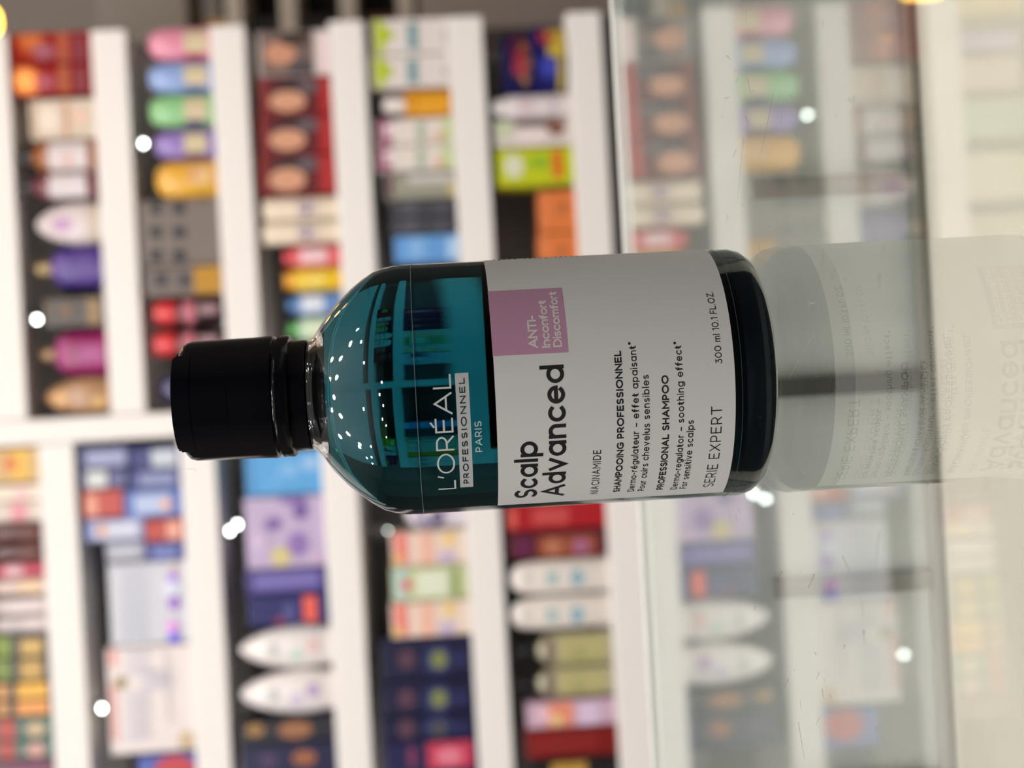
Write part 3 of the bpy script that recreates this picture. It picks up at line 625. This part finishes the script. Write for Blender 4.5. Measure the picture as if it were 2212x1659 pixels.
# label and its print
labm = mat((224, 221, 217), .5, 1.05)
bm = bmesh.new(); sector(bm, .03302, .03311, .0122, .0708, -69.5, 196, 110)
lab = link('label', bm, labm, b_, True); lab['label'] = 'white wrap-around paper label'
bm = bmesh.new(); sector(bm, .03311, .03314, .0525, .0709, 12.1, 44.7, 20)
pk_ = link('pink_panel', bm, mat((196, 146, 172), .5, 1.05), lab, True)
bm = bmesh.new()
for k in range(17):
    if k in (5, 11): continue
    z = .046 + k * .00136
    sector(bm, .03311, .03314, z, z + .0006, 79 + (k % 3) * .7, 96, 5)
link('side_print', bm, mat((60, 58, 60), .5), lab)

def arc(cx, cy, rx, ry, a0, a1, n=None):
    n = n or max(4, int(abs(a1 - a0) / 15))
    return [(cx + rx * math.cos(math.radians(a0 + (a1 - a0) * k / n)), cy + ry * math.sin(math.radians(a0 + (a1 - a0) * k / n))) for k in range(n + 1)]
XH = .70
def bowl(x=.30, r=.30): return arc(x, XH / 2, r, XH / 2, 0, 360, 28)
# monoline letter skeletons: (width, strokes) for a capital height of 1
GL = {
 ' ': (.16, []), '.': (0, [[(0, -.0), (0, .02)]]), '-': (.30, [[(0, .36), (.30, .36)]]), '\u2013': (.50, [[(0, .36), (.5, .36)]]), '\u2019': (.06, [[(.06, 1.0), (0, .72)]]),
 '*': (.26, [[(.13, .78), (.13, 1.06)], [(.01, .85), (.25, .99)], [(.01, .99), (.25, .85)]]),
 'A': (.84, [[(0, 0), (.42, 1), (.84, 0)], [(.15, .32), (.69, .32)]]),
 'C': (.80, [arc(.48, .5, .48, .5, 44, 316, 26)]),
 'D': (.74, [[(0, 0), (.30, 0)] + arc(.28, .5, .46, .5, -84, 84, 16) + [(.30, 1), (0, 1), (0, 0)]]),
 'E': (.56, [[(.56, 0), (0, 0), (0, 1), (.55, 1)], [(0, .52), (.48, .52)]]),
 '\u00c9': (.56, [[(.56, 0), (0, 0), (0, 1), (.55, 1)], [(0, .52), (.48, .52)], [(.24, 1.14), (.40, 1.30)]]),
 'F': (.52, [[(0, 0), (0, 1), (.52, 1)], [(0, .50), (.45, .50)]]),
 'G': (.86, [arc(.48, .5, .48, .5, 46, 318, 26) + [(.86, .2), (.86, .46), (.52, .46)]]),
 'H': (.70, [[(0, 0), (0, 1)], [(.7, 0), (.7, 1)], [(0, .52), (.7, .52)]]),
 'I': (0, [[(0, 0), (0, 1)]]),
 'L': (.52, [[(0, 1), (0, 0), (.52, 0)]]),
 'M': (.86, [[(0, 0), (0, 1), (.43, .36), (.86, 1), (.86, 0)]]),
 'N': (.72, [[(0, 0), (0, 1), (.72, 0), (.72, 1)]]),
 'O': (.96, [arc(.48, .5, .48, .5, 0, 360, 32)]),
 'P': (.56, [[(0, 0), (0, 1), (.30, 1)] + arc(.28, .70, .28, .30, 84, -84, 12) + [(.30, .40), (0, .40)]]),
 'R': (.60, [[(0, 0), (0, 1), (.30, 1)] + arc(.29, .70, .28, .30, 84, -84, 12) + [(.30, .40), (0, .40)], [(.30, .40), (.60, 0)]]),
 'S': (.58, [arc(.29, .745, .27, .255, 38, 270, 18) + arc(.29, .245, .29, .245, 90, -142, 18)[1:]]),
 'T': (.66, [[(0, 1), (.66, 1)], [(.33, 1), (.33, 0)]]),
 'X': (.70, [[(0, 0), (.68, 1)], [(.02, 1), (.70, 0)]]),
 'Z': (.64, [[(.02, 1), (.62, 1), (0, 0), (.64, 0)]]),
 'a': (.60, [bowl(), [(.60, 0), (.60, XH)]]),
 'b': (.60, [bowl(), [(0, 0), (0, 1.04)]]),
 'c': (.52, [arc(.30, XH / 2, .30, XH / 2, 46, 314, 22)]),
 'd': (.60, [bowl(), [(.60, 0), (.60, 1.04)]]),
 'e': (.60, [[(0, .36), (.60, .36)] + arc(.30, XH / 2, .30, XH / 2, 4, 318, 26)]),
 '\u00e9': (.60, [[(0, .36), (.60, .36)] + arc(.30, XH / 2, .30, XH / 2, 4, 318, 26), [(.26, .84), (.42, 1.02)]]),
 'f': (.34, [[(.12, 0), (.12, .84)] + arc(.31, .84, .19, .20, 180, 80, 8), [(0, .66), (.32, .66)]]),
 'g': (.60, [bowl(), [(.60, XH), (.60, 0)] + arc(.30, -.02, .30, .26, 0, -150, 14)]),
 'h': (.50, [[(0, 0), (0, 1.04)], [(0, .38)] + arc(.25, .42, .25, .28, 172, 0, 12) + [(.50, 0)]]),
 'i': (0, [[(0, 0), (0, .64)], [(0, .93), (0, .99)]]),
 'l': (0, [[(0, 0), (0, 1.04)]]),
 'm': (.84, [[(0, 0), (0, XH)], [(0, .40)] + arc(.21, .44, .21, .26, 172, 0, 10) + [(.42, 0)], [(.42, .40)] + arc(.63, .44, .21, .26, 172, 0, 10) + [(.84, 0)]]),
 'n': (.50, [[(0, 0), (0, XH)], [(0, .38)] + arc(.25, .42, .25, .28, 172, 0, 12) + [(.50, 0)]]),
 'o': (.62, [arc(.31, XH / 2, .31, XH / 2, 0, 360, 28)]),
 'p': (.60, [bowl(), [(0, -.28), (0, XH)]]),
 'r': (.28, [[(0, 0), (0, XH)], [(0, .38)] + arc(.28, .38, .28, .31, 175, 90, 7)]),
 's': (.44, [arc(.22, .525, .20, .175, 40, 270, 14) + arc(.22, .175, .22, .175, 90, -140, 14)[1:]]),
 't': (.34, [[(.13, .92), (.13, .17)] + arc(.29, .17, .16, .17, 180, 285, 7), [(0, .66), (.32, .66)]]),
 'u': (.50, [[(0, XH), (0, .28)] + arc(.25, .28, .25, .28, 180, 360, 12) + [(.50, XH)], [(.50, 0), (.50, XH)]]),
 'v': (.56, [[(0, XH), (.28, 0), (.56, XH)]]),
 '0': (.74, [arc(.37, .5, .37, .5, 0, 360, 28)]),
 '1': (.20, [[(0, .86), (.20, 1), (.20, 0)]]),
 '3': (.56, [[(.04, 1), (.50, 1), (.22, .60)] + arc(.24, .31, .32, .31, 84, -148, 16)]),
}
def text_bm(bm, s, a0, a1, z, caph, w, space=.22, r=.03317):
    """monoline lettering between two angles (degrees) on the round bottle: baseline z, capital height caph, stroke w (all mm)"""
    x, put = 0.0, []
    for ch in s:
        gw, st = GL[ch]
        put.append((x, st)); x += gw + space
    total = x - space
    arc_mm = math.radians(a1 - a0) * r * 1000
    sx = (arc_mm - w) / total; sy = caph - w
    for gx, strokes in put:
        for st in strokes:
            P = [Vector((w / 2 + (gx + px) * sx, w / 2 + py * sy)) for px, py in st]
            Q = [P[0]]
            for p_ in P[1:]:
                n_ = max(1, int((p_ - Q[-1]).length / .9)); q0 = Q[-1].copy()
                Q += [q0 + (p_ - q0) * (k + 1) / n_ for k in range(n_)]
            closed = (Q[0] - Q[-1]).length < 1e-5
            if closed: Q = Q[:-1]
            n_ = len(Q); rows = []
            for k, p_ in enumerate(Q):
                d0 = (p_ - Q[k - 1]).normalized() if (k > 0 or closed) else None
                d1 = (Q[(k + 1) % n_] - p_).normalized() if (k < n_ - 1 or closed) else None
                if d0 is None: d0 = d1
                if d1 is None: d1 = d0
                t_ = (d0 + d1)
                t_ = t_.normalized() if t_.length > 1e-4 else d1
                nn = Vector((-t_.y, t_.x)); cosh = max(.42, nn.dot(Vector((-d1.y, d1.x))))
                pp = p_.copy()
                if not closed and k == 0 and len(st) == 2 and st[0][1] in (0,) : pp = p_ - d1 * w / 2
                elif not closed and k == n_ - 1: pp = p_ + d0 * w * .45
                elif not closed and k == 0: pp = p_ - d1 * w * .45
                row = []
                for sgn in (1, -1):
                    c_ = pp + nn * (sgn * w / 2 / cosh)
                    a = math.radians(a0) + c_.x * .001 / r
                    row.append(bm.verts.new((r * math.sin(a), -r * math.cos(a), (z + c_.y) * .001)))
                rows.append(row)
            for k in range(n_ if closed else n_ - 1):
                A, B = rows[k], rows[(k + 1) % n_]
                bm.faces.new((A[0], A[1], B[1], B[0]))
bm = bmesh.new()
text_bm(bm, 'Scalp', -61.2, -25.4, 60.95, 5.75, .96, .27)
text_bm(bm, 'Advanced', -61.2, 7.0, 53.95, 5.75, .96, .27)
text_bm(bm, 'NIACINAMIDE', -61.5, -31.5, 45.35, 2.0, .23, .42)
text_bm(bm, 'SHAMPOOING PROFESSIONNEL', -60.8, 11.6, 39.75, 1.75, .37, .32)
text_bm(bm, 'Dermo-r\u00e9gulateur \u2013 effet apaisant*', -61.2, 15.1, 36.05, 1.75, .25, .32)
text_bm(bm, 'Pour cuirs chevelus sensibles', -61.3, .8, 33.4, 1.75, .25, .32)
text_bm(bm, 'PROFESSIONAL SHAMPOO', -61.0, .2, 28.6, 1.75, .37, .32)
text_bm(bm, 'Dermo-regulator \u2013 soothing effect*', -61.6, 14.2, 24.95, 1.75, .25, .32)
text_bm(bm, 'For sensitive scalps', -61.5, -19.8, 22.55, 1.75, .25, .32)
text_bm(bm, 'SERIE EXPERT', -61.2, -14.2, 15.6, 2.7, .27, .32)
text_bm(bm, '300 ml 10.1 FL.OZ.', 4.0, 37.6, 15.15, 1.7, .22, .32)
tx = link('lettering', bm, mat((18, 18, 22), .5, 1.0), lab); tx['label'] = 'black product wording'
bm = bmesh.new()
text_bm(bm, 'ANTI-', 14.6, 29.8, 59.7, 2.3, .46)
text_bm(bm, 'Inconfort', 14.5, 37.6, 56.75, 2.15, .41)
text_bm(bm, 'Discomfort', 14.6, 42.3, 53.9, 2.15, .41)
link('panel_lettering', bm, mat((226, 218, 212), .5, 1.05), lab)
wm = mat((214, 214, 210), .5, 1.05)
bm = bmesh.new()
text_bm(bm, 'L\u2019OR\u00c9AL', -50.2, 5.6, 81.3, 4.45, .46, r=.03303)
text_bm(bm, 'PARIS', -29.2, -15, 74.48, 1.7, .23, .34, r=.03303)
link('body_lettering', bm, wm, b_)
bm = bmesh.new(); sector(bm, .03300, .03304, .07705, .0803, -49.4, 5.75, 24)
plate = link('word_plate', bm, mat((196, 198, 198), .5, 1.05), b_, True)
bm = bmesh.new(); text_bm(bm, 'PROFESSIONNEL', -46.8, 3.7, 78.0, 1.45, .29, .42, r=.03307)
link('plate_lettering', bm, mat((16, 24, 36), .5, 1.0), plate)
# a stray fibre clinging to the cap
bm = bmesh.new(); pr = None
for k in range(15):
    u = k / 14; p_ = Vector((-.0135 - .006 * u - .0012 * math.sin(u * 5), -.0085, .1505 - .002 * u + .0016 * math.sin(u * 6)))
    cur = [bm.verts.new(p_ + Vector((.00004 * math.cos(t), .00004 * math.sin(t), .00004 * math.sin(t + 1)))) for t in (0, 2.1, 4.2)]
    if pr:
        for i in range(3): bm.faces.new((pr[i], pr[(i + 1) % 3], cur[(i + 1) % 3], cur[i]))
    pr = cur
link('stray_fibre', bm, mat((210, 205, 200), .6), cap)
